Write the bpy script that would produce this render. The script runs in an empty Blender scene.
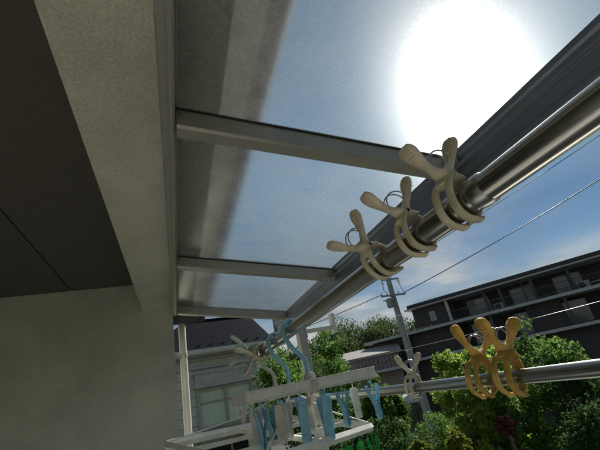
import bpy, math, random
import numpy as np
from mathutils import Vector, Matrix

random.seed(7); rng = np.random.default_rng(7)
sc = bpy.context.scene
EZ = 5.0                      # eye height above the ground (upstairs balcony)
R = math.radians

# ------------------------------------------------------------------ camera
yaw, pitch, roll = 0.3705935, 0.403606, -0.2051963
cf = Vector((math.sin(yaw)*math.cos(pitch), math.cos(yaw)*math.cos(pitch), math.sin(pitch)))
cr = Vector((math.cos(yaw), -math.sin(yaw), 0)); cu = cr.cross(cf)
r2 = math.cos(roll)*cr + math.sin(roll)*cu; u2 = -math.sin(roll)*cr + math.cos(roll)*cu
cam = bpy.data.cameras.new('camera'); camo = bpy.data.objects.new('camera', cam)
sc.collection.objects.link(camo)
cam.sensor_width = 36; cam.lens = 36*372.985/600; cam.clip_start = .02; cam.clip_end = 3000
camo.matrix_world = Matrix(((r2.x, u2.x, -cf.x, 0), (r2.y, u2.y, -cf.y, 0), (r2.z, u2.z, -cf.z, EZ), (0, 0, 0, 1)))
sc.camera = camo

# ------------------------------------------------------------------ light
SUN_EL, SUN_AZ = R(34.0), R(53.0)            # azimuth measured from +Y towards +X
sv = Vector((math.cos(SUN_EL)*math.sin(SUN_AZ), math.cos(SUN_EL)*math.cos(SUN_AZ), math.sin(SUN_EL)))
sl = bpy.data.lights.new('sun', 'SUN'); sl.energy = 5.0; sl.angle = R(.55); sl.color = (1, .95, .86)
so = bpy.data.objects.new('sun', sl); sc.collection.objects.link(so)
so.rotation_euler = (-sv).to_track_quat('-Z', 'Y').to_euler(); so.location = (20, 15, 30)

W = bpy.data.worlds.new('World'); sc.world = W; W.use_nodes = True
nt = W.node_tree; nt.nodes.clear(); N = nt.nodes.new; L = nt.links.new
def mth(t, op, a, b=None, c=None, clamp=False):
    n = t.nodes.new('ShaderNodeMath'); n.operation = op; n.use_clamp = clamp
    for i, v in enumerate((a, b, c)):
        if v is None: continue
        if isinstance(v, (int, float)): n.inputs[i].default_value = v
        else: t.links.new(v, n.inputs[i])
    return n.outputs[0]
sky = N('ShaderNodeTexSky'); sky.sky_type = 'NISHITA'; sky.sun_disc = False
sky.sun_elevation = SUN_EL; sky.sun_rotation = SUN_AZ; sky.air_density = 1.0; sky.dust_density = 0.1; sky.ozone_density = 2.0; sky.altitude = 1500
tc = N('ShaderNodeTexCoord'); sep = N('ShaderNodeSeparateXYZ'); L(tc.outputs['Generated'], sep.inputs[0])
zz = mth(nt, 'ADD', mth(nt, 'MAXIMUM', sep.outputs[2], 0.0), .14)
cx = mth(nt, 'DIVIDE', sep.outputs[0], zz); cy = mth(nt, 'DIVIDE', sep.outputs[1], zz)
cmb = N('ShaderNodeCombineXYZ'); L(cx, cmb.inputs[0]); L(cy, cmb.inputs[1]); cmb.inputs[2].default_value = 3.3
nz = N('ShaderNodeTexNoise'); nz.inputs['Scale'].default_value = .62; nz.inputs['Detail'].default_value = 8
nz.inputs['Roughness'].default_value = .52; nz.inputs['Distortion'].default_value = .5; L(cmb.outputs[0], nz.inputs['Vector'])
ramp = N('ShaderNodeMapRange'); ramp.inputs[1].default_value = .43; ramp.inputs[2].default_value = .60; L(nz.outputs['Fac'], ramp.inputs[0])
ramp.interpolation_type = 'SMOOTHSTEP'
hz = N('ShaderNodeMapRange'); hz.inputs[1].default_value = .20; hz.inputs[2].default_value = .11; hz.inputs[3].default_value = 0; hz.inputs[4].default_value = .88
L(sep.outputs[2], hz.inputs[0])
high = N('ShaderNodeMapRange'); high.inputs[1].default_value = .36; high.inputs[2].default_value = .55; high.inputs[3].default_value = .8; high.inputs[4].default_value = .12; L(sep.outputs[2], high.inputs[0])
cfac = mth(nt, 'MAXIMUM', mth(nt, 'MULTIPLY', ramp.outputs[0], high.outputs[0]), hz.outputs[0], clamp=True)
nz2 = N('ShaderNodeTexNoise'); nz2.inputs['Scale'].default_value = 1.5; nz2.inputs['Detail'].default_value = 6; L(cmb.outputs[0], nz2.inputs['Vector'])
cr_ = N('ShaderNodeValToRGB'); L(nz2.outputs['Fac'], cr_.inputs[0])
cr_.color_ramp.elements[0].position = .35; cr_.color_ramp.elements[0].color = (3.2, 3.8, 4.3, 1)
cr_.color_ramp.elements[1].position = .65; cr_.color_ramp.elements[1].color = (9.0, 8.8, 8.2, 1)
mixs = N('ShaderNodeMix'); mixs.data_type = 'RGBA'; L(cfac, mixs.inputs['Factor']); tint = N('ShaderNodeMix'); tint.data_type = 'RGBA'; tint.blend_type = 'MULTIPLY'; tint.inputs['Factor'].default_value = 1; tz = N('ShaderNodeMapRange'); tz.inputs[1].default_value = .29; tz.inputs[2].default_value = .41; L(sep.outputs[2], tz.inputs[0])
tm = N('ShaderNodeMix'); tm.data_type = 'RGBA'; L(tz.outputs[0], tm.inputs['Factor']); tm.inputs['A'].default_value = (.70, .80, .80, 1); tm.inputs['B'].default_value = (1.46, 1.50, 1.20, 1)
L(tm.outputs['Result'], tint.inputs['B']); L(sky.outputs[0], tint.inputs['A']); L(tint.outputs['Result'], mixs.inputs['A']); L(cr_.outputs[0], mixs.inputs['B'])
bg = N('ShaderNodeBackground'); bg.inputs['Strength'].default_value = .05; L(mixs.outputs['Result'], bg.inputs[0])
wo = N('ShaderNodeOutputWorld'); L(bg.outputs[0], wo.inputs[0])

sc.view_settings.view_transform = 'Standard'; sc.view_settings.look = 'None'
sc.view_settings.exposure = 0.45; sc.view_settings.gamma = 1; sc.view_settings.use_curve_mapping = False
sc.render.engine = 'CYCLES'
cy_ = sc.cycles
cy_.use_denoising = True; cy_.max_bounces = 10; cy_.transmission_bounces = 8; cy_.diffuse_bounces = 4
cy_.glossy_bounces = 4; cy_.transparent_max_bounces = 12; cy_.sample_clamp_indirect = 4
cy_.caustics_refractive = True; cy_.caustics_reflective = False; cy_.blur_glossy = .6

# ------------------------------------------------------------------ materials
MATS = {}
def mat(name, col, rough=.6, metal=0, var=.12, scale=6, bump=0, bscale=60, detail=4, trans=0, spec=.5, col2=None, stretch=None, coord='Object', stain=0):
    if name in MATS: return MATS[name]
    m = bpy.data.materials.new(name); m.use_nodes = True; t = m.node_tree; t.nodes.clear()
    out = t.nodes.new('ShaderNodeOutputMaterial'); b = t.nodes.new('ShaderNodeBsdfPrincipled')
    co = t.nodes.new('ShaderNodeTexCoord'); mp = t.nodes.new('ShaderNodeMapping'); t.links.new(co.outputs[coord], mp.inputs[0])
    if stretch: mp.inputs['Scale'].default_value = stretch
    n = t.nodes.new('ShaderNodeTexNoise'); n.inputs['Scale'].default_value = scale; n.inputs['Detail'].default_value = detail
    t.links.new(mp.outputs[0], n.inputs['Vector'])
    rp = t.nodes.new('ShaderNodeValToRGB'); t.links.new(n.outputs['Fac'], rp.inputs[0])
    c = np.array(col)
    c1 = c*(1-var) if col2 is None else np.array(col2); c2 = np.minimum(c*(1+var), 1)
    rp.color_ramp.elements[0].position = .34; rp.color_ramp.elements[0].color = (*c1, 1)
    rp.color_ramp.elements[1].position = .66; rp.color_ramp.elements[1].color = (*c2, 1)
    t.links.new(rp.outputs[0], b.inputs['Base Color'])
    if stain:
        ns = t.nodes.new('ShaderNodeTexNoise'); ns.inputs['Scale'].default_value = stain; ns.inputs['Detail'].default_value = 9; ns.inputs['Roughness'].default_value = .7; t.links.new(co.outputs[coord], ns.inputs['Vector'])
        ms = t.nodes.new('ShaderNodeMapRange'); ms.inputs[1].default_value = .35; ms.inputs[2].default_value = .65; ms.inputs[3].default_value = .80; ms.inputs[4].default_value = 1.06; t.links.new(ns.outputs['Fac'], ms.inputs[0])
        nd = t.nodes.new('ShaderNodeTexVoronoi'); nd.inputs['Scale'].default_value = 75; t.links.new(co.outputs[coord], nd.inputs['Vector'])
        dk = mth(t, 'ADD', mth(t, 'MULTIPLY', mth(t, 'GREATER_THAN', nd.outputs['Distance'], .16), .22), .78)
        vm = t.nodes.new('ShaderNodeVectorMath'); vm.operation = 'SCALE'; t.links.new(rp.outputs[0], vm.inputs[0]); t.links.new(mth(t, 'MULTIPLY', ms.outputs[0], dk), vm.inputs['Scale'])
        t.links.new(vm.outputs[0], b.inputs['Base Color'])
    b.inputs['Metallic'].default_value = metal; b.inputs['Specular IOR Level'].default_value = spec
    mr = t.nodes.new('ShaderNodeMapRange'); mr.inputs[3].default_value = max(rough-.1, .03); mr.inputs[4].default_value = min(rough+.1, 1)
    t.links.new(n.outputs['Fac'], mr.inputs[0]); t.links.new(mr.outputs[0], b.inputs['Roughness'])
    if bump:
        nb = t.nodes.new('ShaderNodeTexNoise'); nb.inputs['Scale'].default_value = bscale; nb.inputs['Detail'].default_value = 5
        t.links.new(mp.outputs[0], nb.inputs['Vector'])
        bp = t.nodes.new('ShaderNodeBump'); bp.inputs['Strength'].default_value = bump; bp.inputs['Distance'].default_value = .01
        t.links.new(nb.outputs['Fac'], bp.inputs['Height']); t.links.new(bp.outputs[0], b.inputs['Normal'])
    sh = b.outputs[0]
    if trans:
        tr = t.nodes.new('ShaderNodeBsdfTranslucent'); t.links.new(rp.outputs[0], tr.inputs[0])
        mx = t.nodes.new('ShaderNodeMixShader'); mx.inputs[0].default_value = trans
        t.links.new(sh, mx.inputs[1]); t.links.new(tr.outputs[0], mx.inputs[2]); sh = mx.outputs[0]
    t.links.new(sh, out.inputs[0]); MATS[name] = m; return m

def banded(name, col, dark, axis, period, line=.12, rough=.7, var=.1, bump=.5, row=None, spec=.5):
    """horizontal siding / shingle rows: dark joint every `period` m along an object axis"""
    if name in MATS: return MATS[name]
    m = mat(name, col, rough, var=var, scale=3, bump=.15, bscale=40, spec=spec); t = m.node_tree
    b = [n for n in t.nodes if n.type == 'BSDF_PRINCIPLED'][0]
    src = b.inputs['Base Color'].links[0].from_socket
    co = [n for n in t.nodes if n.type == 'TEX_COORD'][0]
    s = t.nodes.new('ShaderNodeSeparateXYZ'); t.links.new(co.outputs['Object'], s.inputs[0])
    f = mth(t, 'FRACT', mth(t, 'MULTIPLY', s.outputs[axis], 1/period))
    k = mth(t, 'LESS_THAN', f, line)
    if row:
        rr = mth(t, 'FLOOR', mth(t, 'MULTIPLY', s.outputs[axis], 1/period))
        g = mth(t, 'FRACT', mth(t, 'ADD', mth(t, 'MULTIPLY', s.outputs[0], 1/row), mth(t, 'MULTIPLY', rr, .5)))
        k = mth(t, 'MAXIMUM', k, mth(t, 'LESS_THAN', g, .06))
    mx = t.nodes.new('ShaderNodeMix'); mx.data_type = 'RGBA'; t.links.new(k, mx.inputs['Factor'])
    t.links.new(src, mx.inputs['A']); mx.inputs['B'].default_value = (*dark, 1)
    t.links.new(mx.outputs['Result'], b.inputs['Base Color'])
    return m

stucco = mat('stucco', (.63, .635, .535), .95, var=.12, scale=130, bump=.45, bscale=170, detail=3, spec=.15, stain=2.5)
stucco_dk = mat('soffit_board', (.36, .38, .30), .9, var=.1, scale=30, bump=.2)
alu = mat('bronze_grey_aluminium', (.38, .37, .335), .40, .4, var=.06, scale=14, stretch=(1, 1, 1))
alu_blue = mat('satin_aluminium', (.22, .245, .30), .36, .5, var=.08, scale=10)
rubber = mat('rubber', (.02, .02, .02), .6)
steel = mat('steel', (.50, .49, .46), .20, 1, var=.12, scale=16, stretch=(1, .06, 1))
steel2 = mat('dull_steel', (.42, .43, .42), .28, 1, var=.1, scale=12, stretch=(1, .06, 1))
wire = mat('spring_wire', (.35, .34, .32), .3, 1)
beige = mat('aged_beige_plastic', (.76, .69, .54), .5, var=.1, scale=45, trans=.18, col2=(.60, .52, .38), bump=.3, bscale=110, detail=8)
cream = mat('cream_plastic', (.66, .62, .50), .5, var=.14, scale=60, trans=.15)
yellow = mat('weathered_yellow_plastic', (.74, .52, .13), .55, var=.1, scale=38, trans=.2, col2=(.46, .29, .07), detail=9, bump=.35, bscale=90)
blue = mat('blue_plastic', (.30, .60, .74), .4, var=.12, scale=50, trans=.2)
pgreen = mat('pale_green_plastic', (.55, .64, .56), .25, var=.12, scale=40, trans=.45)
green = mat('green_plastic', (.03, .42, .10), .4, var=.15, scale=40, trans=.4)
whitep = mat('greyish_white_plastic', (.74, .75, .70), .45, var=.08, scale=30, trans=.08)
rosep = mat('dusty_rose_plastic', (.70, .66, .60), .5, var=.1, scale=40, trans=.3)
concrete = mat('concrete', (.33, .33, .31), .85, var=.15, scale=9, bump=.3, bscale=50)
slate = banded('slate_roof', (.009, .011, .018), (.004, .005, .008), 1, .2, .12, rough=.9, spec=.04, var=.25, row=.28)
siding = banded('grey_siding', (.55, .56, .52), (.30, .30, .28), 2, .24, .1)
brown = banded('dark_brown_siding', (.050, .043, .044), (.018, .015, .016), 2, .32, .08)
white_trim = mat('off_white_trim', (.42, .43, .44), .5, var=.08, scale=3)
dark_in = mat('dark_interior', (.012, .012, .014), .7)
glassd = mat('dark_window_glass', (.03, .035, .04), .06, 0, var=.2, scale=1, spec=.9)
pinkw = mat('pinkish_render', (.30, .25, .24), .85, var=.08, scale=3, bump=.2)
curtain = mat('pale_green_curtain', (.72, .82, .66), .9, var=.10, scale=14, stretch=(6, 1, .4), trans=.2)
asphalt = mat('asphalt', (.05, .05, .052), .9, var=.15, scale=30, bump=.3)
gnd = mat('ground_soil_grass', (.06, .08, .03), .95, var=.3, scale=.8, col2=(.05, .045, .03), bump=.5, bscale=8, detail=8)
floorm = mat('balcony_floor', (.52, .51, .48), .7, var=.08, scale=12)
bark = mat('bark', (.10, .075, .05), .9, var=.3, scale=16, bump=.7, bscale=30, stretch=(1, 1, .3))
polem = mat('utility_pole_concrete', (.24, .26, .27), .8, var=.1, scale=6, bump=.15)
black = mat('black_cable', (.02, .02, .022), .6)
silverc = mat('silver_cable', (.25, .26, .27), .5, .3)
def leafmat(n, c, tr=.42): return mat(n, c, .55, var=.35, scale=1.7, trans=tr, spec=.12)
lf_dark = leafmat('leaf_dark', (.05, .10, .03), .5); lf_mid = leafmat('leaf_mid', (.11, .20, .045), .62)
lf_bright = leafmat('leaf_bright', (.24, .34, .07), .65); lf_far = leafmat('leaf_far', (.08, .12, .04), .45)
lf_red = leafmat('leaf_red', (.12, .05, .04)); lf_lime = leafmat('leaf_lime', (.16, .19, .03), .55)

def panel_material():
    m = bpy.data.materials.new('frosted_polycarbonate'); m.use_nodes = True; t = m.node_tree; t.nodes.clear()
    o = t.nodes.new('ShaderNodeOutputMaterial'); co = t.nodes.new('ShaderNodeTexCoord')
    inner = t.nodes.new('ShaderNodeBsdfPrincipled')
    g = t.nodes.new('ShaderNodeBsdfRefraction'); g.inputs['IOR'].default_value = 1.4; g.inputs['Color'].default_value = (.97, 1, 1, 1)
    n = t.nodes.new('ShaderNodeTexNoise'); n.inputs['Scale'].default_value = 150; n.inputs['Detail'].default_value = 2
    t.links.new(co.outputs['Object'], n.inputs['Vector'])
    n3 = t.nodes.new('ShaderNodeTexNoise'); n3.inputs['Scale'].default_value = 420; n3.inputs['Detail'].default_value = 1
    t.links.new(co.outputs['Object'], n3.inputs['Vector'])
    mr = t.nodes.new('ShaderNodeMapRange'); mr.inputs[1].default_value = .3; mr.inputs[2].default_value = .7
    mr.inputs[3].default_value = ROUGH-.01; mr.inputs[4].default_value = ROUGH+.01; t.links.new(n.outputs['Fac'], mr.inputs[0])
    t.links.new(mr.outputs[0], g.inputs['Roughness'])
    bp = t.nodes.new('ShaderNodeBump'); bp.inputs['Strength'].default_value = .04; bp.inputs['Distance'].default_value = .001
    t.links.new(n3.outputs['Fac'], bp.inputs['Height']); t.links.new(bp.outputs[0], g.inputs['Normal'])
    tr = t.nodes.new('ShaderNodeBsdfTranslucent'); tr.inputs[0].default_value = (.35, .36, .34, 1)
    # settled dust: patchy and speckled
    d1 = t.nodes.new('ShaderNodeTexNoise'); d1.inputs['Scale'].default_value = 5; d1.inputs['Detail'].default_value = 8; d1.inputs['Roughness'].default_value = .65
    t.links.new(co.outputs['Object'], d1.inputs['Vector'])
    d2 = t.nodes.new('ShaderNodeTexNoise'); d2.inputs['Scale'].default_value = 240; d2.inputs['Detail'].default_value = 3
    t.links.new(co.outputs['Object'], d2.inputs['Vector'])
    s = mth(t, 'ADD', mth(t, 'MULTIPLY', d1.outputs['Fac'], .34), mth(t, 'MULTIPLY', d2.outputs['Fac'], .24))
    s = mth(t, 'SUBTRACT', s, DUST0, clamp=True)
    gw = t.nodes.new('ShaderNodeBsdfRefraction'); gw.inputs['IOR'].default_value = 1.4; gw.inputs['Color'].default_value = (.97, 1, 1, 1); gw.inputs['Roughness'].default_value = ROUGHW
    mg = t.nodes.new('ShaderNodeMixShader'); mg.inputs[0].default_value = .03; t.links.new(g.outputs[0], mg.inputs[1]); t.links.new(gw.outputs[0], mg.inputs[2])
    mx = t.nodes.new('ShaderNodeMixShader'); t.links.new(s, mx.inputs[0]); t.links.new(mg.outputs[0], mx.inputs[1]); t.links.new(tr.outputs[0], mx.inputs[2])
    t.links.new(mx.outputs[0], o.inputs[0]); return m
ROUGH, ROUGHW, DUST0 = .27, .52, .19
panel_out = panel_material()
def clear_material():
    m = bpy.data.materials.new('polycarbonate_underside'); m.use_nodes = True; t = m.node_tree; t.nodes.clear()
    o = t.nodes.new('ShaderNodeOutputMaterial'); g = t.nodes.new('ShaderNodeBsdfGlass'); g.inputs['IOR'].default_value = 1.4; g.inputs['Roughness'].default_value = .2
    t.links.new(g.outputs[0], o.inputs[0]); return m
panel_in = clear_material()

# ------------------------------------------------------------------ mesh helpers (coordinates: x, y, z relative to the eye; z gets EZ on build)
class MB:
    def __init__(s): s.v = []; s.f = []
    def add(s, vs, fs):
        b = len(s.v); s.v += [tuple(map(float, v)) for v in vs]; s.f += [tuple(i+b for i in f) for f in fs]; return s
    def box(s, x0, x1, y0, y1, z0, z1):
        return s.add([(x, y, z) for x in (x0, x1) for y in (y0, y1) for z in (z0, z1)],
                     [(0, 1, 3, 2), (4, 6, 7, 5), (0, 4, 5, 1), (2, 3, 7, 6), (0, 2, 6, 4), (1, 5, 7, 3)])
    def prism(s, poly, axis, a, b, shear=None):
        """extrude a 2-D polygon along axis ('x','y','z') from a to b"""
        n = len(poly)
        def P(p, k): return {'x': (k, p[0], p[1]), 'y': (p[0], k, p[1]), 'z': (p[0], p[1], k)}[axis]
        return s.add([P(p, a) for p in poly]+[P(p, b) for p in poly],
                     [tuple(range(n))[::-1], tuple(range(n, 2*n))]+[(i, (i+1) % n, n+(i+1) % n, n+i) for i in range(n)])
    def tube(s, pts, rad, seg=10, cap=True, flat=1.0, ref=None):
        pts = [Vector(p) for p in pts]; n = len(pts)
        rad = rad if isinstance(rad, (list, tuple)) else [rad]*n
        T = [(pts[min(i+1, n-1)]-pts[max(i-1, 0)]).normalized() for i in range(n)]
        up = Vector(ref) if ref else (Vector((0, 0, 1)) if abs(T[0].z) < .9 else Vector((1, 0, 0)))
        vs = []
        a = (up-T[0]*up.dot(T[0])).normalized()
        for i in range(n):
            a = (a-T[i]*a.dot(T[i])).normalized() if not ref else (Vector(ref)-T[i]*Vector(ref).dot(T[i])).normalized()
            b = T[i].cross(a)
            r = rad[i]; ra, rb = (r if isinstance(r, tuple) else (r, r*flat))
            for k in range(seg):
                q = 2*math.pi*k/seg; vs.append(pts[i]+a*math.cos(q)*ra+b*math.sin(q)*rb)
        fs = [(i*seg+k, i*seg+(k+1) % seg, (i+1)*seg+(k+1) % seg, (i+1)*seg+k) for i in range(n-1) for k in range(seg)]
        if cap: fs += [tuple(range(seg))[::-1], tuple((n-1)*seg+k for k in range(seg))]
        return s.add(vs, fs)
    def build(s, name, m, parent=None, smooth=0, bevel=0, local=False, origin=None):
        me = bpy.data.meshes.new(name)
        v = np.array(s.v)
        o = bpy.data.objects.new(name, me); sc.collection.objects.link(o)
        if parent is not None:
            o.parent = parent
            if not local: v = v+np.array((0, 0, EZ))-np.array(wloc(parent))
        elif not local:
            v = v+np.array((0, 0, EZ))
            c = np.array(origin)+np.array((0, 0, EZ)) if origin is not None else np.array(((v[:, 0].min()+v[:, 0].max())/2, (v[:, 1].min()+v[:, 1].max())/2, v[:, 2].min()))
            v = v-c; o.location = tuple(c)
        me.from_pydata([tuple(p) for p in v], [], s.f)
        me.materials.append(m)
        if smooth:
            me.shade_smooth(); me.set_sharp_from_angle(angle=R(smooth))
        if bevel:
            b = o.modifiers.new('bevel', 'BEVEL'); b.width = bevel; b.segments = 2; b.limit_method = 'ANGLE'
        return o
def wloc(o):
    l = Vector(o.location)
    while o.parent is not None: o = o.parent; l += Vector(o.location)
    return l
def tag(o, label=None, cat=None, group=None, kind=None):
    if label: o['label'] = label
    if cat: o['category'] = cat
    if group: o['group'] = group
    if kind: o['kind'] = kind
    return o
def empty(name, loc, label=None, cat=None, group=None, rz=0, rot=None):
    o = bpy.data.objects.new(name, None); sc.collection.objects.link(o); o.empty_display_size = .1
    o.location = (loc[0], loc[1], loc[2]+EZ); o.rotation_euler = rot if rot else (0, 0, rz)
    return tag(o, label, cat, group)
def copy_tree(o, parent=None):
    c = o.copy(); sc.collection.objects.link(c); c.parent = parent
    for ch in [x for x in bpy.data.objects if x.parent == o]: copy_tree(ch, c)
    return c

# ------------------------------------------------------------------ own house: wall, beam, ceiling, eave
XL, S0, Y1 = .027, 1.12838, .8373
YEND = Y1+2*S0
RZ = lambda x: .76-.1806*(x-XL)          # roof panel plane
hs = empty('own_house', (-.8, 3.05, -5), 'stucco house wall with thick overhead beam at the left of the balcony', 'house')
MB().box(-.215, -.005, -2.0, 3.05, .745, 1.05).build('beam', stucco, hs)
MB().box(-1.6, -.0, 3.05, 4.5, -5, 1.05).build('wall', stucco, hs)
MB().box(-1.75, -1.6, -2.0, 3.05, -1.5, 1.05).build('wall', stucco, hs)
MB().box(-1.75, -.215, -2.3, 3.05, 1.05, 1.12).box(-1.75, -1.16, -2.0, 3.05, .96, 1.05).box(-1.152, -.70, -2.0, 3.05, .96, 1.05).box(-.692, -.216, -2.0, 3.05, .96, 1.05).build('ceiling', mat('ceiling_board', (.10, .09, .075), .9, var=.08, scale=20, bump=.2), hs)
MB().box(-.215, .25, -2.3, 4.42, 1.052, 1.09).box(-.004, .254, -2.3, 4.40, .905, .92).box(.255, .270, -2.3, 4.42, .893, 1.05).build('eave', stucco_dk, hs)
MB().prism([(.271, .965), (.271, .905), (.280, .888), (.325, .888), (.337, .903), (.337, .965), (.331, .965), (.331, .906), (.322, .895), (.283, .895), (.278, .907), (.278, .965)], 'y', -2.3, 4.44).build('gutter', mat('brown_gutter', (.05, .045, .04), .85, spec=.1), hs)
rf = MB().add([(.29, -2.3, 1.091), (.29, 4.45, 1.091), (-2.4, 4.45, 2.0), (-2.4, -2.3, 2.0), (.29, -2.3, 1.13), (.29, 4.45, 1.13), (-2.4, 4.45, 2.04), (-2.4, -2.3, 2.04)],
              [(0, 1, 2, 3), (7, 6, 5, 4), (0, 4, 5, 1), (1, 5, 6, 2), (2, 6, 7, 3), (3, 7, 4, 0)]).build('roof', slate, hs)
wf = MB().box(-1.6, -1.57, 1.0, 2.7, -1.42, .62).build('window', alu, hs)
MB().box(-1.572, -1.562, 1.06, 1.82, -1.36, .56).box(-1.572, -1.562, 1.88, 2.64, -1.36, .56).build('pane', glassd, wf)

bl = empty('balcony', (0, 1, -5), 'low stucco balcony parapet and floor beneath the terrace roof', 'balcony')
MB().box(-1.6, 1.10, -2.0, 3.05, -1.65, -1.5).build('floor', floorm, bl)
MB().box(.98, 1.10, -2.0, 3.049, -1.499, -.56).box(.002, .979, 2.93, 3.049, -1.499, -.56).box(-1.6, 1.1, -2.12, -2.001, -1.65, -.56).build('parapet', stucco, bl)
MB().box(.96, 1.12, -2.0, 3.07, -.559, -.53).build('coping', alu, bl)

MB().box(.0, .268, 3.30, 4.40, .880, .903).build('soffit_shade_sheet', mat('soffit_shade_dark', (.03, .03, .035), .8), hs)  # near-black sheet added under the soffit, shade of the eave end as colour
# downpipe in front of the corner
dp = empty('downpipe', (.085, 4.38, -5), 'beige round downpipe beside the wall corner at the left', 'downpipe')
MB().tube([(.085, 4.38, -4.9), (.085, 4.38, .903)], .038, 14).build('pipe', mat('beige_pipe', (.50, .49, .44), .45, var=.06), dp, smooth=40)
for z in (.52, -.6): MB().tube([(.085, 4.38, z), (.085, 4.38, z+.035)], .045, 14).box(-.0, .085, 4.37, 4.39, z+.005, z+.03).build('bracket', alu, dp, smooth=40)

# ------------------------------------------------------------------ terrace roof
tr_ = empty('terrace_roof', (.45, 1.4, -.53), 'frosted panel terrace roof on grey aluminium rafters over the balcony', 'terrace roof')
# ledger on the wall (stepped section)
MB().prism([(-.004, .84), (-.004, .700), (.016, .700), (.016, .694), (.026, .694), (.026, .700), (.032, .704), (.032, .757), (.040, .757), (.040, .764), (.032, .775), (.032, .84)], 'y', -.34, YEND+.02).build('ledger', alu, tr_, bevel=.0012)
XG = XL+.884
# front beam with stepped inner face and gutter outside
fb = [(XG, .607), (XG-.012, .607), (XG-.012, .590), (XG-.004, .582), (XG-.004, .566), (XG+.006, .560), (XG+.006, .512), (XG-.002, .508), (XG-.002, .497), (XG+.062, .497), (XG+.062, .515), (XG+.085, .520), (XG+.150, .535), (XG+.165, .560), (XG+.165, .640), (XG+.157, .640), (XG+.155, .565), (XG+.14, .545), (XG+.070, .530), (XG+.066, .607)]
MB().prism(fb, 'y', -.34, 3.52).build('front_beam', alu_blue, tr_, bevel=.0012)
MB().box(XG-.016, XG+.17, 3.52, 3.535, .485, .648).box(XG-.016, XG+.17, -.355, -.34, .485, .648).build('end_cap', alu_blue, tr_, bevel=.002)
YR = [Y1-S0, Y1, Y1+S0, YEND-.045]
SL = math.atan(.1806)
for i, y in enumerate(YR):
    # rafter: near face, small lip, underside; runs down the slope
    sec = [(y, 0), (y, -.056), (y+.006, -.064), (y+.048, -.064), (y+.054, -.056), (y+.054, 0)]
    mb = MB(); xa, xb = .035, XG-.012
    n = len(sec)
    mb.add([(xa, p[0], RZ(xa)+p[1]) for p in sec]+[(xb, p[0], RZ(xb)+p[1]) for p in sec],
           [tuple(range(n))[::-1], tuple(range(n, 2*n))]+[(k, (k+1) % n, n+(k+1) % n, n+k) for k in range(n)])
    r = mb.build('rafter', alu, tr_, bevel=.001)
    if i < 3:
        MB().add([(xa, y-.004, RZ(xa)-.0005), (xb, y-.004, RZ(xb)-.0005), (xb, y-.0005, RZ(xb)-.0005), (xa, y-.0005, RZ(xa)-.0005), (xa, y-.004, RZ(xa)-.006), (xb, y-.004, RZ(xb)-.006), (xb, y-.0005, RZ(xb)-.006), (xa, y-.0005, RZ(xa)-.006)],
             [(0, 1, 2, 3), (7, 6, 5, 4), (0, 4, 5, 1), (1, 5, 6, 2), (2, 6, 7, 3), (3, 7, 4, 0)]).build('gasket', rubber, r)
        MB().tube([(xa+.012, y-.0005, RZ(xa)-.022), (xa+.012, y-.0045, RZ(xa)-.022)], .0042, 10).build('screw', steel, r, smooth=40)
    # cap strip above the panel
    MB().add([(x, yy, RZ(x)+z) for x in (xa, xb) for yy in (y+.004, y+.050) for z in (.0062, .012)],
             [(0, 1, 3, 2), (4, 6, 7, 5), (0, 4, 5, 1), (2, 3, 7, 6), (0, 2, 6, 4), (1, 5, 7, 3)]).build('cap_strip', alu, tr_)
for i in range(3):
    ya, yb = YR[i]+.002, YR[i+1]+.048
    if i == 2: yb = YEND-.002
    ya += .024 if i else 0; yb -= .024 if i < 2 else 0
    xa, xb = .036, XG+.03
    me = MB().add([(xa, ya, RZ(xa)+.001), (xb, ya, RZ(xb)+.001), (xb, yb, RZ(xb)+.001), (xa, yb, RZ(xa)+.001),
                   (xa, ya, RZ(xa)+.005), (xb, ya, RZ(xb)+.005), (xb, yb, RZ(xb)+.005), (xa, yb, RZ(xa)+.005)],
                  [(3, 2, 1, 0), (4, 5, 6, 7), (0, 1, 5, 4), (1, 2, 6, 5), (2, 3, 7, 6), (3, 0, 4, 7)])
    p = me.build('roof_panel', panel_in, tr_); p.data.materials.append(panel_out); p.data.polygons[1].material_index = 1
# fixings: ledger bolts and the small angle cleats where rafters meet the front beam
for i in range(9):
    y = .12+i*.36
    MB().tube([(.0345, y, .735), (.0385, y, .735), (.0405, y, .735)], [.0065, .0065, .003], 6).build('bolt', steel, tr_)
for y in YR[:3]:
    MB().box(XG-.045, XG-.0125, y-.0035, y-.0008, .560, .592).box(XG-.0155, XG-.0125, y-.034, y-.0036, .562, .588).build('cleat', alu, tr_)
    MB().tube([(XG-.030, y-.0036, .576), (XG-.030, y-.0065, .576)], .0045, 8).build('screw', steel, tr_)
# posts
for y in (2.84, -.2):
    po = MB().box(XG+.0, XG+.062, y, y+.085, -.53, .496).build('post', alu, tr_, bevel=.002)
    MB().box(XG-.016, XG+.078, y-.012, y+.097, -.529, -.50).build('post_foot', alu, po, bevel=.002)
br = MB().box(XG+.063, 1.235, 2.85, 2.885, .375, .405).box(1.205, 1.235, 2.84, 2.90, .345, .50).box(XG+.063, XG+.072, 2.845, 2.895, .34, .44)
br.build('pole_bracket', whitep, tr_, bevel=.003)

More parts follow.
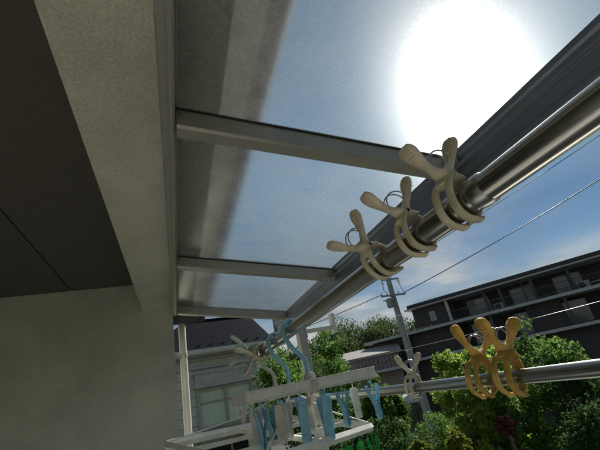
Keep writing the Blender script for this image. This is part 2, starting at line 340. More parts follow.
# ------------------------------------------------------------------ laundry poles
RX, RZ1 = .348, .168
t = empty('laundry_pole', (RX, .6, RZ1), 'shiny steel laundry pole close overhead, hung with beige clips', 'laundry pole', 'laundry poles')
MB().tube([(RX, .298, RZ1), (RX, 1.68, RZ1)], .0190, 32).build('outer_tube', steel, t, smooth=40)
MB().tube([(RX, -.7, RZ1), (RX, .296, RZ1)], .0178, 32).build('inner_tube', steel, t, smooth=40)
MB().tube([(RX, .285, RZ1), (RX, .289, RZ1), (RX, .303, RZ1), (RX, .307, RZ1)], [.0182, .0199, .0199, .0191], 28).build('collar', steel2, t, smooth=40)
MB().tube([(RX, 1.655, RZ1), (RX, 1.69, RZ1), (RX, 1.70, RZ1)], [.0203, .0203, .014], 24).build('end_cap', beige, t, smooth=40)
R2X, R2Z = .745, -.072
t2 = empty('laundry_pole', (R2X, 1.5, R2Z), 'lower dull steel laundry pole running at eye level beyond the hangers', 'laundry pole', 'laundry poles')
MB().tube([(R2X, -.5, R2Z), (R2X, 2.83, R2Z)], .016, 24).build('outer_tube', steel2, t2, smooth=40)
MB().tube([(R2X, 2.80, R2Z), (R2X, 2.86, R2Z), (R2X, 2.87, R2Z)], [.0178, .0178, .012], 20).build('end_cap', whitep, t2, smooth=40)
MB().tube([(R2X, 1.42, R2Z), (R2X, 1.44, R2Z)], .0172, 24).build('collar', steel, t2, smooth=40)
# folding arms that carry the poles, fixed to wall and post (out of the picture's right and behind the hangers)
for y in (-.35,):
    a = empty('support_bracket', (.5, y, -.1), 'aluminium arm carrying the laundry poles near the camera', 'bracket')
    MB().box(.32, XG-.001, y-.012, y+.012, .10, .135).box(.33, .366, y-.014, y+.014, .135, .150).box(.72, .77, y-.014, y+.014, -.12, .10).build('arm', alu_blue, a, bevel=.002)
a = empty('support_bracket', (.86, 2.80, -.12), 'small bracket on the post carrying the far end of lower pole', 'bracket')
MB().box(.70, XG-.001, 2.862+.01, 2.862+.034, -.115, -.092).box(.715, .775, 2.78, 2.895, -.1145, -.0885).build('arm', alu_blue, a, bevel=.002)

# ------------------------------------------------------------------ big pole clips (scissor shape with paddle handles)
def smooth_path(pts, n=6):
    """Catmull-Rom through tuples of any length"""
    P = [np.array(p, float) for p in pts]; P = [2*P[0]-P[1]]+P+[2*P[-1]-P[-2]]; out = []
    for i in range(1, len(P)-2):
        for k in range(n):
            t = k/n; a, b, c, d = P[i-1:i+3]
            out.append(.5*((2*b)+(-a+c)*t+(2*a-5*b+4*c-d)*t*t+(-a+3*b-3*c+d)*t**3))
    out.append(P[-2]); return out
def clip_half(side, m, parent):
    """u = lateral, w = along the clip axis; pole axis is local Y"""
    mb = MB()
    # (u, w, halfwidth along Y, half thickness)
    hp = [(.0435, .0945, .004, .003), (.0425, .0925, .0105, .0046), (.0385, .0855, .0145, .0060), (.0320, .0745, .0122, .0060), (.0235, .0630, .0078, .0054), (.0150, .0540, .0074, .0056), (.006, .046, .0120, .0062), (-.005, .037, .0155, .0062), (-.014, .030, .0165, .005)]
    q = smooth_path([(side*u, w, a, b) for u, w, a, b in hp], 5)
    mb.tube([(p[0], 0, p[1]) for p in q], [(abs(p[2]), abs(p[3])) for p in q], 14, ref=(0, 1, 0))
    for k in range(3, 15, 2):      # moulded grip ridges across the paddle and a raised rim
        p, pn = q[k], q[k+1]; d = Vector((pn[0]-p[0], 0, pn[1]-p[1])).normalized(); nn = Vector((d.z, 0, -d.x))*(-side)
        for sg in (1, -1):
            c = Vector((p[0], 0, p[1]))+nn*sg*(abs(p[3])*.93)
            hw = abs(p[2])*.62; mb.tube([c-Vector((0, hw, 0)), c+Vector((0, hw, 0))], .0009, 6)
    mb.tube([(side*.001, -.0165*1, .0405), (side*.001, .0165*1, .0405)], .0034, 10)
    offs = (-.0125, .0125) if side > 0 else (-.0035, .0035)
    for oy in offs:
        jp = [(-.010, .034), (-.0190, .0225), (-.0232, .006), (-.0220, -.008), (-.0148, -.0182), (-.005, -.0232), (.003, -.0262)]
        if side < 0: jp = [(a*1.0, b) for a, b in jp[:-1]]
        q = smooth_path([(side*u, w) for u, w in jp], 5)
        n = len(q)
        mb.tube([(p[0], oy, p[1]) for p in q], [(.0064 if k < n-3 else .0064+.0010*(k-n+3), .0036) for k in range(n)], 10, ref=(0, 1, 0))
    return mb.build('clip_half', m, parent, smooth=60, local=True)
def make_clip(name, m, label, group):
    e = empty(name, (0, 0, 0), label, 'clothes clip', group)
    clip_half(1, m, e); clip_half(-1, m, e)
    # coiled wire spring: ring with two turns, looping handle to handle
    pts = []
    for k in range(50):
        q = k/49*math.pi*2*1.9+.4
        pts.append((math.cos(q)*.0175, -.009+k/49*.018, .062+math.sin(q)*.0165))
    MB().tube(pts, .0011, 7).build('spring', wire, e, smooth=60, local=True)
    return e
PCL = make_clip('pole_clip', beige, '', 'clips on the laundry poles')
clips = [  # rod (0 upper, 1 lower), y, axis angle deg in XZ, scale, twist, material, label
    (0, .335, 102, 1.0, 3, beige, 'largest beige clip at the top right, overlapping the rafter end'),
    (0, .432, 107, 1.0, -3, beige, 'middle beige clip of the three on the shiny upper pole'),
    (0, .540, 134, 1.02, 2, beige, 'lowest beige clip of the three on the upper pole, leaning left'),
    (0, 1.60, 196, 1.25, 8, beige, 'dusty beige clip at the far end of the upper pole, below the end cap'),
    (0, 1.64, 168, 1.45, -6, pgreen, 'translucent pale green clip at the pole tip, prongs pointing left'),
    (1, 1.19, 88, 1.12, 4, cream, 'cream X shaped clip standing on the lower pole'),
    (1, .865, 78, 1.45, -4, yellow, 'weathered yellow clip on the lower pole at the right'),
    (1, .768, 84, 1.45, 5, yellow, 'second yellow clip on the lower pole, farther right than the other'),
]
for i, (rod, y, ang, s, tw, m, lab) in enumerate(clips):
    c = PCL if i == 0 else copy_tree(PCL)
    c['label'] = lab
    x, z = (RX, RZ1) if rod == 0 else (R2X, R2Z)
    c.location = (x, y, z+EZ); c.rotation_euler = (R(tw*.6), R(90-ang), R(tw)); c.scale = (s if s < 1.1 else 1+(s-1)*.8, s, s)
    if m is not beige:
        for ch in c.children:
            if ch.name.startswith('clip_half'):
                ch.data = ch.data.copy(); ch.data.materials[0] = m

# ------------------------------------------------------------------ pinch hangers
def hook_mesh(length, dx):
    pts = [(.027, -.014), (.0280, .004), (.019, .0215), (0, .0275), (-.019, .0215), (-.0275, .004), (-.025, -.022), (-.010, -.052), (.010, -.075), (dx, -.100), (dx, -length)]
    q = smooth_path(pts, 6)
    return MB().tube([(p[0], 0, p[1]) for p in q], [(.0062, .0075)]*len(q), 10, ref=(0, 1, 0))
def peg(m, parent_label, group, wide=False):
    e = empty('clothes_peg', (0, 0, 0), parent_label, 'clothes peg', group)
    for s in (-1, 1):
        q = smooth_path([(s*.0185, -.012), (s*.0165, -.030), (s*.009, -.055), (s*.004, -.078), (s*.0055, -.095), (s*.001, -.108)], 4)
        mb = MB()
        mb.tube([(p[0], 0, p[1]) for p in q], [(.0115 if k > 1 else .009, .0022) for k in range(len(q))], 10, ref=(0, 1, 0))
        for oy in (-.006, 0, .006):      # moulded ribs
            mb.tube([(p[0]+s*.0022, oy, p[1]) for p in q[2:-5]], .0012, 6)
        mb.build('jaw', m, e, smooth=50, local=True)
    pts = [(math.cos(k*.5)*.0055, -.009+k*.00037*2, -.062+math.sin(k*.5)*.0055) for k in range(25)]
    MB().tube(pts, .0009, 6).build('spring', wire, e, smooth=60, local=True)
    MB().tube([(0, 0, 0), (0, .0, -.02), (0, 0, -.045), (0, 0, -.058)], [.0022, .0018, .0018, .003], 7).tube([(math.cos(k*.6)*.006, 0, .004+math.sin(k*.6)*.006) for k in range(11)], .0013, 6).build('link', m, e, smooth=60, local=True)
    return e
PEGS = {}
def place_peg(m, label, x, y, z, rz, scale=1.0, tilt=0, group='pegs on the hangers'):
    if m.name in PEGS:
        c = copy_tree(PEGS[m.name]); c['label'] = label
    elif PEGS:
        c = copy_tree(next(iter(PEGS.values()))); c['label'] = label
        for ch in c.children:
            if not ch.name.startswith('spring'): ch.data = ch.data.copy(); ch.data.materials[0] = m
        PEGS[m.name] = c
    else:
        c = peg(m, label, group); PEGS[m.name] = c
    c.location = (x, y, z+EZ); c.rotation_euler = (0, R(tilt), R(rz)); c.scale = (scale,)*3
    return c

HZ = .003
# hanger 1: folded, seen edge-on, blue hook
h1 = empty('pinch_hanger', (.378, 1.15, -.02), 'folded whitish peg hanger at eye level on the nearest blue hook', 'peg hanger', 'peg hangers on the pole')
o = hook_mesh(.150, .026).build('hook', blue, h1, smooth=60, local=True); o.location = (RX-.378, 0, RZ1+.02)
for dy, sx in ((-.026, 1), (.026, .97)):
    mb = MB(); x0, x1 = .378-.2*sx, .378+.2*sx; y = 1.15+dy
    mb.box(x0, x1, y-.0095, y-.0065, -.0115, .0135).box(x0, x1, y+.0065, y+.0095, -.0115, .0135).box(x0-.001, x1+.001, y-.0125, y+.0125, .0136, .0170).box(x0-.001, x1+.001, y-.0118, y-.0066, -.0150, -.0116).box(x0-.001, x1+.001, y+.0066, y+.0118, -.0150, -.0116)
    for k in range(9):
        xx = x0+.02+(x1-x0-.04)*k/8; mb.box(xx-.0022, xx+.0022, y-.0116, y-.00951, -.0114, .0134)
    for k in range(6):
        xx = x0+.012+(x1-x0-.024)*k/5; mb.box(xx-.0015, xx+.0015, y-.0064, y+.0064, -.0114, .0134)
    mb.build('frame', whitep, h1, bevel=.0015)
MB().tube([(.378, 1.15, .0171), (.378, 1.15, .024), (.378, 1.15, .034), (.378, 1.15, .040)], [.017, .019, .014, .004], 20).build('hub', whitep, h1, smooth=50)
MB().box(.367, .389, 1.108, 1.192, -.0085, .0105).build('hinge', rosep, h1, bevel=.002)
# hanger 2: open rectangle hanging lower on the middle blue hook
HB = (.300, 1.30)
A_ = Vector((-.045, 1.25, -.0725)); B_ = Vector((.598, 1.25, -.1575)); Fp = Vector((.40, 1.55, -.098)); Np = Vector((.150, .95, -.135))
h2 = empty('pinch_hanger', (.378, 1.36, -.10), 'open rectangular peg hanger low down on the middle blue hook', 'peg hanger', 'peg hangers on the pole')
o = hook_mesh(.155, .026).build('hook', blue, h2, smooth=60, local=True); o.location = (RX-.378, .02, RZ1+.10)
MB().tube([(.374, 1.38, -.005), (.374, 1.38, .012), (.374, 1.38, .026)], [.016, .017, .006], 18).build('hub', whitep, h2, smooth=50)
def bar(p, q, w, h, mb):
    d = (q-p).normalized(); n = Vector((-d.y, d.x, 0)).normalized()*w; u = Vector((0, 0, h))
    vs = [p+n*a+u*b for a, b in ((-1, -1), (1, -1), (1, 1), (-1, 1))]+[q+n*a+u*b for a, b in ((-1, -1), (1, -1), (1, 1), (-1, 1))]
    return mb.add(vs, [(3, 2, 1, 0), (4, 5, 6, 7), (0, 1, 5, 4), (1, 2, 6, 5), (2, 3, 7, 6), (3, 0, 4, 7)])
def rounded(pts, r=.03):
    out = []
    n = len(pts)
    for i in range(n):
        a, b, c = pts[i-1], pts[i], pts[(i+1) % n]
        p, q = b+(a-b).normalized()*r, b+(c-b).normalized()*r
        for k in range(6):
            t = k/5; out.append(p*(1-t)**2+b*2*t*(1-t)+q*t*t)
    return out+[out[0]]
loop = rounded([A_, Np, B_, Fp])
MB().tube(loop, [(.0120, .0060)]*len(loop), 4, cap=False, ref=(0, 0, 1)).build('frame', whitep, h2)
mb = MB()
for a, b in ((.33, .33), (.67, .67)): bar(A_.lerp(Np, a), Fp.lerp(B_, b), .004, .006, mb)
bar(A_.lerp(Fp, .5), Np.lerp(B_, .5), .005, .007, mb)
mb.build('cross_bar', whitep, h2)
for P in (A_.lerp(Np, .05), Np.lerp(B_, .05), B_.lerp(Fp, .05), Fp.lerp(A_, .05)):
    MB().tube([(.374, 1.38, -.002), tuple(Vector((.374, 1.38, 0)).lerp(P, .5)-Vector((0, 0, .012))), tuple(P+Vector((0, 0, .008)))], .0021, 7).build('strut', whitep, h2, smooth=60)
# hanger 3: folded, beige hook, farthest
h3 = empty('pinch_hanger', (.365, 1.68, -.05), 'dusty beige folded peg hanger on the farthest hook', 'peg hanger', 'peg hangers on the pole')
o = hook_mesh(.165, .030).build('hook', rosep, h3, smooth=60, local=True); o.location = (RX-.365, -.06, RZ1+.05)
MB().box(.20, .56, 1.605, 1.611, -.02, .018).box(.20, .56, 1.630, 1.636, -.02, .018).box(.201, .559, 1.6115, 1.6295, .008, .013).build('frame', rosep, h3, bevel=.0015)
MB().tube([(.378, 1.62, .0), (.378, 1.62, .018), (.378, 1.62, .030)], [.016, .018, .006], 18).build('hub', rosep, h3, smooth=50)

pegs = [
 (blue, 'blue peg under the left end of the folded whitish hanger', .215, 1.125, -.020, 14, 1.05, 4),
 (rosep, 'dusty rose peg between the two leftmost blue pegs', .262, 1.125, -.020, 80, 1.0, 0),
 (blue, 'blue peg seen broad side just left of the hub', .330, 1.125, -.020, 84, 1.12, 0),
 (rosep, 'greyish rose peg partly hidden behind the broad blue peg', .368, 1.175, -.020, 60, 1.0, 0),
 (blue, 'broad ribbed blue peg directly under the hub', .395, 1.120, -.020, 95, 1.2, 0),
 (blue, 'blue V shaped peg halfway along the right arm of the hanger', .462, 1.130, -.020, 12, .98, 2),
 (blue, 'open blue V shaped peg at the right tip of the hanger', .560, 1.130, -.020, 4, 1.0, -3),
 (rosep, 'dusty peg under the beige folded hanger at the back left', .245, 1.62, -.020, 30, 1.1, 0),
 (rosep, 'dusty peg under the beige folded hanger at the back middle', .310, 1.62, -.020, 75, 1.1, 0),
 (blue, 'blue peg under the beige folded hanger, hidden mostly by nearer pegs', .470, 1.62, -.020, 30, 1.0, 0),

 (whitep, 'whitish peg between the broad blue pegs on the back rail', .300, 1.178, -.020, 40, .95, 3),
 (rosep, 'dusty peg at the left end of the back rail', .205, 1.178, -.020, 70, 1.05, 0),
 (blue, 'blue peg on the back rail just right of the hub', .425, 1.178, -.020, 50, .95, 0),
 (whitep, 'whitish peg on the back rail at the far right', .520, 1.178, -.020, 75, .9, 0),
 (blue, 'blue peg on the back rail near its left third', .245, 1.178, -.020, 25, 1.0, -3),
 (rosep, 'dusty peg at the right end of the beige folded hanger', .54, 1.62, -.020, 50, 1.1, 0),
 (blue, 'small blue peg in the middle of the beige folded hanger', .39, 1.62, -.020, 75, 1.1, 0),
]
for p in pegs: place_peg(p[0], p[1], *p[2:7], tilt=p[7])
lows = [
 (green, 'green peg nearest the right corner of the lower frame', B_.lerp(Np, .06), 10),
 (green, 'green peg second from the right corner of the lower frame', B_.lerp(Np, .20), 60),
 (green, 'green peg third from the right corner of the lower frame', B_.lerp(Np, .34), 30),
 (pgreen, 'pale green peg under the middle of the lower frame near side', B_.lerp(Np, .52), 70),
 (green, 'green peg hanging from the left side of the lower frame', A_.lerp(Fp, .22), 20),
 (pgreen, 'pale green peg at the far side of the lower frame', A_.lerp(Fp, .62), 70),
 (whitep, 'whitish peg hanging from the far right side of the lower frame', Fp.lerp(B_, .4), 40),
]
for m, lab, P, rz in lows: place_peg(m, lab, P.x, P.y, P.z-.016, rz, .95)

# ------------------------------------------------------------------ ground
MB().box(-1500, 1500, -1500, 1500, -5.2, -5.0).build('ground', gnd)['kind'] = 'structure'
g = MB().add([(7.2, -30, -4.994), (13.0, -30, -4.994), (9.5+3.5, 70, -4.994), (9.5-2.3, 70, -4.994)], [(0, 1, 2, 3)]).build('road', asphalt); g['kind'] = 'structure'

# ------------------------------------------------------------------ foliage
def leaves(centers, spread, n, size, squash=.8):
    """n small folded leaf quads around clump centres -> MB arrays"""
    c = np.array(centers)[rng.integers(0, len(centers), n)]
    d = rng.normal(size=(n, 3)); d /= np.linalg.norm(d, axis=1)[:, None]
    p = c+d*(rng.random((n, 1))**.45)*spread*np.array((1, 1, squash))
    a = rng.normal(size=(n, 3)); a[:, 2] -= .3; a /= np.linalg.norm(a, axis=1)[:, None]
    b = np.cross(a, rng.normal(size=(n, 3))); b /= np.linalg.norm(b, axis=1)[:, None]
    s = size*(.45+.95*rng.random((n, 1))**1.5)
    v = np.stack([p-a*s*.5, p+b*s*.28, p+a*s*.5, p-b*s*.28], 1).reshape(-1, 3)
    return v
def leaf_object(name, v, m, parent):
    n = len(v)//4; me = bpy.data.meshes.new(name)
    v = v+np.array((0, 0, EZ))-np.array(wloc(parent))
    me.vertices.add(len(v)); me.vertices.foreach_set('co', v.astype(np.float32).ravel())
    me.loops.add(len(v)); me.loops.foreach_set('vertex_index', np.arange(len(v), dtype=np.int32))
    me.polygons.add(n); me.polygons.foreach_set('loop_start', np.arange(0, 4*n, 4, dtype=np.int32))
    me.update(); me.validate(); me.materials.append(m)
    o = bpy.data.objects.new(name, me); sc.collection.objects.link(o); o.parent = parent
    return o
def tree(name, label, cat, x, y, top, crown_h, rad, m, n=5000, leaf=.09, clumps=40, group=None, trunk=True, clump_r=.32, ry=None):
    e = empty(name, (x, y, -5), label, cat, group)
    ry = ry or rad; cz = top-crown_h/2; cen = []
    while len(cen) < clumps:
        d = rng.normal(size=3); d /= np.linalg.norm(d); r = (.35+.65*rng.random()**.5)*(1 if rng.random() < .8 else 1.22)
        f = 1-.25*max(d[2], 0)
        cen.append((x+d[0]*rad*r*f*.86, y+d[1]*ry*r*f*.86, cz+d[2]*crown_h/2*r*.88))
    leaf_object('crown', leaves(cen, rad*clump_r, n, leaf), m, e)
    if trunk:
        mb = MB(); tr = max(.05, rad*.09)
        base = Vector((x, y, -5)); fork = Vector((x+rad*.1, y, cz-crown_h*.28))
        mb.tube([base, base.lerp(fork, .5)+Vector((tr*.7, 0, 0)), fork], [tr*1.25, tr, tr*.75], 9)
        for k in range(7):
            c = Vector(cen[(k*5) % len(cen)]); mid = fork.lerp(c, .5)+Vector((0, 0, -.08*rad))
            mb.tube([fork-Vector((0, 0, .1*k*rad*.3)), mid, c], [tr*.5, tr*.3, tr*.08], 6)
        mb.build('trunk', bark, e, smooth=60)
    return e
tree('broadleaf_tree', 'dark green tree behind the two blue hooks, left of the post', 'tree', 2.35, 9.2, 1.0, 2.3, .85, lf_mid, 8000, .085, 60)
tree('broadleaf_tree', 'tall dense tree just right of the white pole bracket', 'tree', 4.68, 12.0, 1.85, 4.2, .85, lf_mid, 12000, .10, 90)
tree('broadleaf_tree', 'smaller tree behind the post, lower than the tall dense tree', 'tree', 3.55, 10.6, .75, 2.6, .95, lf_dark, 8000, .09, 60)
far = [(24, 58, 8.6), (28.5, 62, 9.6), (32.5, 60, 8.4), (36, 63, 9.2), (40, 61, 8.0), (45, 60, 8.2), (52, 62, 8.8), (20, 57, 7.2), (-6, 55, 4.5), (0, 60, 4.8), (62, 52, 9), (70, 40, 10), (14.5, 56, 6.4)]
flab = ['second tree from the left in the far row above the pink wall', 'tallest rounded tree of the far row on the skyline', 'low tree right of the tallest one in the far row', 'far tree just left of the utility pole',
        'far tree just behind the utility pole', 'far tree right of the pole by the dark building corner', 'far tree mostly behind the dark building', 'leftmost tree of the far row beside the tall dense tree',
        'far tree behind the slate roofed house on the left', 'far tree beyond the slate roof ridge', 'tree far behind the right end of dark building', 'tree far off at the right edge', 'far low tree behind the tall dense tree']
for (x, y, tp), lb in zip(far, flab):
    tree('distant_tree', lb, 'tree', x, y, tp, 10.5, 4.4, lf_far, 6500, .42, 60, 'row of distant trees', clump_r=.40)
mids = [
 (4.75, 9.2, -.05, 2.2, .68, lf_mid, 'leafy green shrub tree left of the utility pole foot'),
 (7.45, 9.6, .42, 3.0, .85, lf_bright, 'bright leafy tree right of the cream clip, before the dark building'),
 (8.3, 9.0, .30, 3.4, .95, lf_bright, 'bright leafy tree behind the yellow clip'),
 (9.3, 8.2, .55, 3.8, 1.1, lf_mid, 'leafy tree at the right edge of the garden'),
 (6.7, 8.4, -.55, 2.6, .72, lf_bright, 'lower leafy tree below the lower pole, right of utility pole'),
 (7.3, 7.9, -.50, 3.0, .85, lf_mid, 'dark green leafy tree below the yellow clip'),
 (8.8, 7.0, -.55, 3.0, 1.0, lf_dark, 'dark leafy tree low at the right edge'),
 (4.1, 9.5, -.35, 2.6, .8, lf_mid, 'garden tree below the right arm of the hanger'),
]
for x, y, tp, ch, r, m, lb in mids:
    tree('garden_tree', lb, 'tree', x, y, tp, ch, r, m, 9000, .11, 70, 'garden trees below the balcony', clump_r=.27)
shr = [(3.3, 8.2, -1.0, .9, lf_dark, 'dark clipped shrub below the hanger frame'), (4.0, 8.0, -.85, .75, lf_dark, 'dark rounded shrub left of the utility pole'), (11.9, 19.4, -1.9, 1.5, lf_dark, 'wide dark shrub mass far behind the utility pole foot'), (18.6, 26.5, -.9, 2.6, lf_dark, 'wide dark shrub below the dark building, right of the pole'), (8.3, 12.6, -1.55, .8, lf_mid, 'green shrub right of the utility pole, behind the lime ball'),
       (4.05, 6.9, -1.28, .22, lf_lime, 'lime green ball shrub left of the utility pole foot'), (4.98, 7.0, -1.32, .25, lf_lime, 'lime green ball shrub right of the utility pole'), (6.35, 7.2, -1.33, .20, lf_red, 'small reddish shrub at lower right'),
       (1.6, 8.6, -1.05, .9, lf_mid, 'green shrub below the neighbouring window at lower left'), (7.6, 6.3, -1.25, .7, lf_dark, 'dark shrub at the bottom right corner'), (2.5, 7.6, -1.15, .7, lf_mid, 'green shrub under the open hanger')]
for x, y, tp, r, m, lb in shr:
    tree('shrub', lb, 'shrub', x, y, tp, 2*r if r > .5 else 1.7*r, r, m, 5000 if r > .5 else 2600, .075, 46, 'garden shrubs', clump_r=.34)

# ------------------------------------------------------------------ utility pole and wires
PX, PY = 10.27, 16.0
up = empty('utility_pole', (PX, PY, -5), 'tall grey concrete utility pole with crossarms and wires', 'utility pole')
MB().tube([(PX, PY, -5), (PX, PY, 4.35)], [.19, .125], 20).build('pole', polem, up, smooth=50)
MB().box(PX-.45, PX+.55, PY-.09, PY-.02, 4.02, 4.09).build('crossarm', polem, up)
MB().box(PX-.75, PX+.62, PY-.20, PY-.13, 3.18, 3.26).box(PX-.70, PX-.05, PY-.19, PY-.14, 2.98, 3.03).build('crossarm', polem, up)
for dx in (-.42, .50):
    MB().tube([(PX+dx, PY-.06, 4.03), (PX+dx, PY-.06, 3.9), (PX+dx, PY-.06, 3.78)], [.03, .06, .03], 10).build('insulator', whitep, up, smooth=40)
for dx in (-.68, -.40, .25, .56):
    MB().tube([(PX+dx, PY-.165, 3.26), (PX+dx, PY-.165, 3.33), (PX+dx, PY-.165, 3.40)], [.055, .035, .05], 10).build('insulator', whitep, up, smooth=40)
MB().tube([(PX-.42, PY-.06, 3.80), (PX-.48, PY-.1, 3.5), (PX-.40, PY-.16, 3.38)], .014, 6).tube([(PX+.50, PY-.06, 3.80), (PX+.55, PY-.1, 3.5), (PX+.56, PY-.16, 3.38)], .014, 6).build('drop_wire', black, up)
MB().tube([(PX-.42, PY-.2, 2.62), (PX-.42, PY-.2, 2.68), (PX-.42, PY-.2, 3.02), (PX-.42, PY-.2, 3.08)], [.10, .15, .15, .08], 16).build('transformer', polem, up, smooth=40)
MB().box(PX-.42, PX, PY-.22, PY-.15, 2.72, 2.77).build('arm_bracket', polem, up)
for z in (-1.2, .6, 2.2): MB().tube([(PX, PY, z), (PX, PY, z+.06)], .175-.006*z, 20).build('band', steel2, up, smooth=40)
def cable(label, a, b, sag, r, m, group='overhead cables'):
    a, b = Vector(a), Vector(b); pts = [a.lerp(b, k/24)-Vector((0, 0, sag*4*(k/24)*(1-k/24))) for k in range(25)]
    o = MB().tube(pts, r, 6).build('cable', m, smooth=60); tag(o, label, 'cable', group); return o
cable('black overhead cable rising to the right from the pole crossarm', (PX+.62, PY-.165, 3.30), (21.0, 2.0, 7.6), .35, .020, black)
cable('thin cable crossing the sky just under the shiny pole', (PX+.50, PY-.06, 4.6), (22.5, 4.5, 9.6), .2, .016, black)
cable('pale cable crossing in front of the dark building', (4.0, 24, .9), (20, 9.5, 1.1), .25, .015, silverc)
cable('dark cable crossing in front of the dark building above the pale one', (4.0, 25, 1.9), (22, 13, 2.2), .3, .018, black)
cable('dark cable leading left from the pole towards the far trees', (PX-.7, PY-.165, 3.30), (1.5, 46, 5.0), .5, .018, black)

# ------------------------------------------------------------------ slate roofed neighbour house (left)
ha = empty('neighbour_house', (0, 0, -5), 'grey sided house with dark slate roof at lower left', 'house', rz=R(9.511))
def lb(): return MB()
def zb(z): return z+5
yE, yR_, zE, zR = 11.10, 13.02, 1.40, 2.61
def bx(mb, x0, x1, y0, y1, z0, z1): return mb.box(x0, x1, y0, y1, zb(z0), zb(z1))
xl, xr, xh = .7, 4.856, 2.55
mb = MB()
V = [(xl, yE, zb(zE)), (xr, yE, zb(zE)), (xr, yR_, zb(zR)), (xh, yR_, zb(zR)), (xl, 2*yR_-yE, zb(zE)), (xr, 2*yR_-yE, zb(zE))]
Vt = V+[(a, b, c+.09) for a, b, c in V]
mb.add(Vt, [(3, 2, 1, 0), (6, 7, 8, 9), (0, 1, 7, 6), (1, 2, 8, 7), (2, 3, 4, 5), (9, 8, 11, 10), (5, 4, 10, 11), (2, 5, 11, 8), (3, 0, 4), (10, 6, 9), (0, 6, 10, 4)])
rfo = mb.build('roof', slate, ha, local=True)
for row, (yy, off) in enumerate(((yE+.22, .0), )):
    for k in range(11):
        x = 1.15+k*.36+off; z = zE+.09+(yy-yE)*(zR-zE)/(yR_-yE)
        MB().box(x-.03, x+.03, yy, yy+.03, zb(z), zb(z+.055)).build('snow_guard', black, rfo, local=True)
MB().box(xh, xr, yR_-.05, yR_+.05, zb(zR+.075), zb(zR+.13)).build('ridge_cap', slate, rfo, local=True)
bx(MB(), 1.25, 4.45, 11.62, 15.2, -5, 1.42).build('wall', siding, ha, local=True)
bx(MB(), .75, 4.80, 11.16, 11.62, 1.33, 1.385).build('soffit', white_trim, ha, local=True)
MB().prism([(yE-.10, zb(1.50)), (yE-.10, zb(1.40)), (yE-.07, zb(1.36)), (yE-.01, zb(1.36)), (yE-.01, zb(1.50))], 'x', .7, 4.88).build('gutter', mat('grey_gutter', (.52, .52, .48), .5), ha, local=True)
bx(MB(), 1.3, 4.4, 11.54, 11.618, 1.02, 1.10).build('trim', white_trim, ha, local=True)
bx(bx(MB(), 2.4, 4.2, 11.34, 11.619, .50, .86), 2.36, 4.24, 11.30, 11.619, .861, .90).build('shutter_box', mat('grey_shutter_box', (.40, .41, .39), .6), ha, local=True)
w = bx(bx(bx(bx(MB(), 2.45, 4.1, 11.52, 11.60, .42, .495), 2.45, 4.1, 11.52, 11.60, -.56, -.50), 2.45, 2.52, 11.52, 11.60, -.499, .419), 4.03, 4.1, 11.52, 11.60, -.499, .419).build('window', alu, ha, local=True)
bx(bx(MB(), 3.24, 3.30, 11.53, 11.59, -.499, .419), 2.521, 4.029, 11.53, 11.59, .10, .13).build('mullion', alu, w, local=True)
bx(MB(), 2.525, 4.025, 11.605, 11.616, -.50, .42).build('pane', curtain, w, local=True)
# lower lean-to roof and ground floor opening
bx(MB(), 1.4, 4.3, 10.9, 11.618, -.74, -.66).build('canopy', white_trim, ha, local=True)
w = bx(MB(), 2.5, 4.1, 11.56, 11.619, -1.9, -.9).build('window', dark_in, ha, local=True)
bx(MB(), 3.27, 3.33, 11.53, 11.559, -1.9, -.9).build('mullion', alu, w, local=True)
MB().tube([(4.32, 11.55, .1), (4.32, 11.55, zb(1.36))], .035, 10).build('drainpipe', white_trim, ha, smooth=40, local=True)

# ------------------------------------------------------------------ dark modern building (right)
db = empty('modern_building', (20.2, 29.3, -5), 'dark brown flat roofed building with pale floor bands behind the pole', 'building', rz=math.atan2(-.8, .6))
XR = 15.5
bx(MB(), -7.7, XR, .5, 9, -5, .14).build('lower_floor', brown, db, local=True)
bx(MB(), -7.9, XR+.4, -.45, 9.2, .141, .36).build('floor_band', white_trim, db, local=True)
wl = bx(bx(bx(MB(), -4.7, 3.2, .3, 9, .361, 2.38), 8.6, 11.0, .3, 9, .361, 2.38), 3.2, XR, 2.4, 9, .361, 2.38).build('wall', brown, db, local=True)
bx(MB(), -5.1, XR+.4, -.6, 9.2, 2.381, 2.60).build('floor_band', white_trim, db, local=True)
w3 = bx(bx(MB(), 0, 3.05, .1, 9, 2.601, 4.36), 3.05, XR, 2.2, 9, 2.601, 4.36).build('wall', brown, db, local=True)
bx(MB(), -.45, XR+.5, -.55, 9.2, 4.361, 4.47).build('eave_band', white_trim, db, local=True)
bx(MB(), -.2, XR+.3, -.35, 9.1, 4.471, 4.80).build('parapet', brown, db, local=True)
for x in (3.08, ): bx(MB(), x, x+.22, -.3, .099, 2.601, 4.36).build('pillar', white_trim, db, local=True)
for x in (6.1, 7.3, 9.6, 12.1, 14.4): bx(MB(), x, x+.20, 0, .3, 2.601, 4.36).build('pillar', mat('dark_grey_pillar', (.06, .06, .065), .6), db, local=True)
for x in (-1.0, 3.2, 6.0, 11.2, 13.6): bx(MB(), x, x+.2, -.2, .1, .361, 2.38).build('pillar', MATS['dark_grey_pillar'], db, local=True)
def window(x0, x1, z0, z1, y, frame=white_trim):
    f = .06
    w = bx(bx(bx(bx(MB(), x0, x1, y-.05, y-.002, z0, z0+f), x0, x1, y-.05, y-.002, z1-f, z1), x0, x0+f, y-.05, y-.002, z0+f, z1-f), x1-f, x1, y-.05, y-.002, z0+f, z1-f).build('window', frame, db, local=True)
    bx(MB(), x0+f, x1-f, y-.03, y-.004, z0+f, z1-f).build('pane', mat('grey_pane', (.16, .17, .19), .15, spec=.8), w, local=True)
window(1.45, 1.95, 3.05, 3.85, .1); window(-2.95, -2.45, 1.15, 1.95, .3)
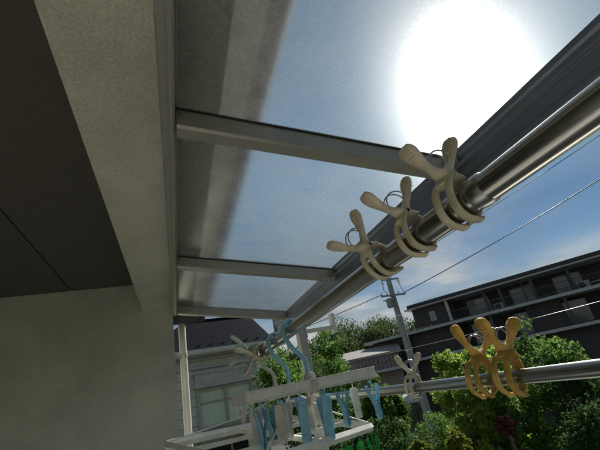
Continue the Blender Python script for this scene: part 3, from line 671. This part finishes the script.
for x0 in (4.2, 7.8, 11.0): 
    w = bx(MB(), x0, x0+2.0, 2.15, 2.199, 2.62, 4.2).build('window', MATS['dark_grey_pillar'], db, local=True); bx(MB(), x0+.08, x0+1.92, 2.12, 2.149, 2.7, 4.12).build('pane', glassd, w, local=True)
    w = bx(MB(), x0-.4, x0+1.6, 2.35, 2.399, .40, 2.2).build('window', MATS['dark_grey_pillar'], db, local=True); bx(MB(), x0-.32, x0+1.52, 2.32, 2.349, .48, 2.12).build('pane', glassd, w, local=True)
mb = MB()
for k in range(60): mb.tube([(3.4+k*.2, -.5, zb(2.6)), (3.4+k*.2, -.5, zb(3.35))], .012, 4)
bx(mb, 3.35, 15.3, -.53, -.47, 3.35, 3.40); mb.build('railing', MATS['dark_grey_pillar'], db, local=True)
for x, z in ((6.5, 2.601), (12.4, 2.601), (4.6, .361), (9.2, .361)):
    ac = bx(MB(), x, x+.8, .9, 1.2, z, z+.6).build('air_conditioner', white_trim, db, local=True)
    MB().tube([(x+.28, .895, zb(z+.3)), (x+.28, .885, zb(z+.3))], .24, 20).build('fan_grille', MATS['dark_grey_pillar'], ac, smooth=40, local=True)
for x in (3.5, 9.0, 14.9): MB().tube([(x, .05, .1), (x, .05, zb(4.34))], .05, 8).build('drainpipe', MATS['dark_grey_pillar'], db, smooth=40, local=True)
for x0 in (4.3, 8.9): bx(MB(), x0, x0+.7, 2.105, 2.118, 2.72, 4.1).build('curtain', mat('grey_curtain', (.35, .34, .32), .9, stretch=(8, 1, .3)), db, local=True)
# pinkish low house between the dense tree and the pole
pk = empty('pink_house', (15, 31, -5), 'low pinkish rendered house with railing, left of the utility pole', 'house', rz=R(-30))
bx(MB(), -1.6, 3.2, 0, 5, -5, 1.30).build('wall', pinkw, pk, local=True)
MB().add([(-2.0, -.4, zb(1.25)), (3.5, -.4, zb(1.25)), (3.5, 2.6, zb(2.0)), (-2.0, 2.6, zb(2.0)), (-2.0, -.4, zb(1.34)), (3.5, -.4, zb(1.34)), (3.5, 2.6, zb(2.1)), (-2.0, 2.6, zb(2.1))],
         [(3, 2, 1, 0), (4, 5, 6, 7), (0, 1, 5, 4), (1, 2, 6, 5), (2, 3, 7, 6), (3, 0, 4, 7)]).build('roof', mat('pinkish_grey_roof', (.30, .26, .25), .7, var=.1, scale=2), pk, local=True)
mb = MB()
for k in range(12): mb.tube([(-.2+k*.32, -1.2, zb(.1)), (-.2+k*.32, -1.2, zb(1.15))], .03, 5)
bx(mb, -.3, 3.5, -1.23, -1.17, 1.12, 1.17); bx(mb, -.3, 3.5, -1.23, -1.17, .55, .58); mb.build('railing', MATS['dark_grey_pillar'], pk, local=True)
bx(MB(), -2.0, 3.6, -1.6, -.001, -.12, .08).build('terrace_slab', white_trim, pk, local=True)
# garden shed with pale roof
sh = empty('garden_shed', (12.3, 20.5, -5.2), 'small shed with pale grey roof among the garden trees', 'shed', rz=R(-20))
MB().box(-.6, .6, -.5, .5, 0, 3.3).build('wall', mat('shed_wall', (.12, .12, .115), .8, var=.2), sh, local=True)
MB().prism([(-.75, 3.301), (.75, 3.301), (.5, 3.62), (0, 3.75), (-.5, 3.62)], 'y', -.65, .65).build('roof', mat('pale_shed_roof', (.48, .49, .50), .4), sh, local=True)
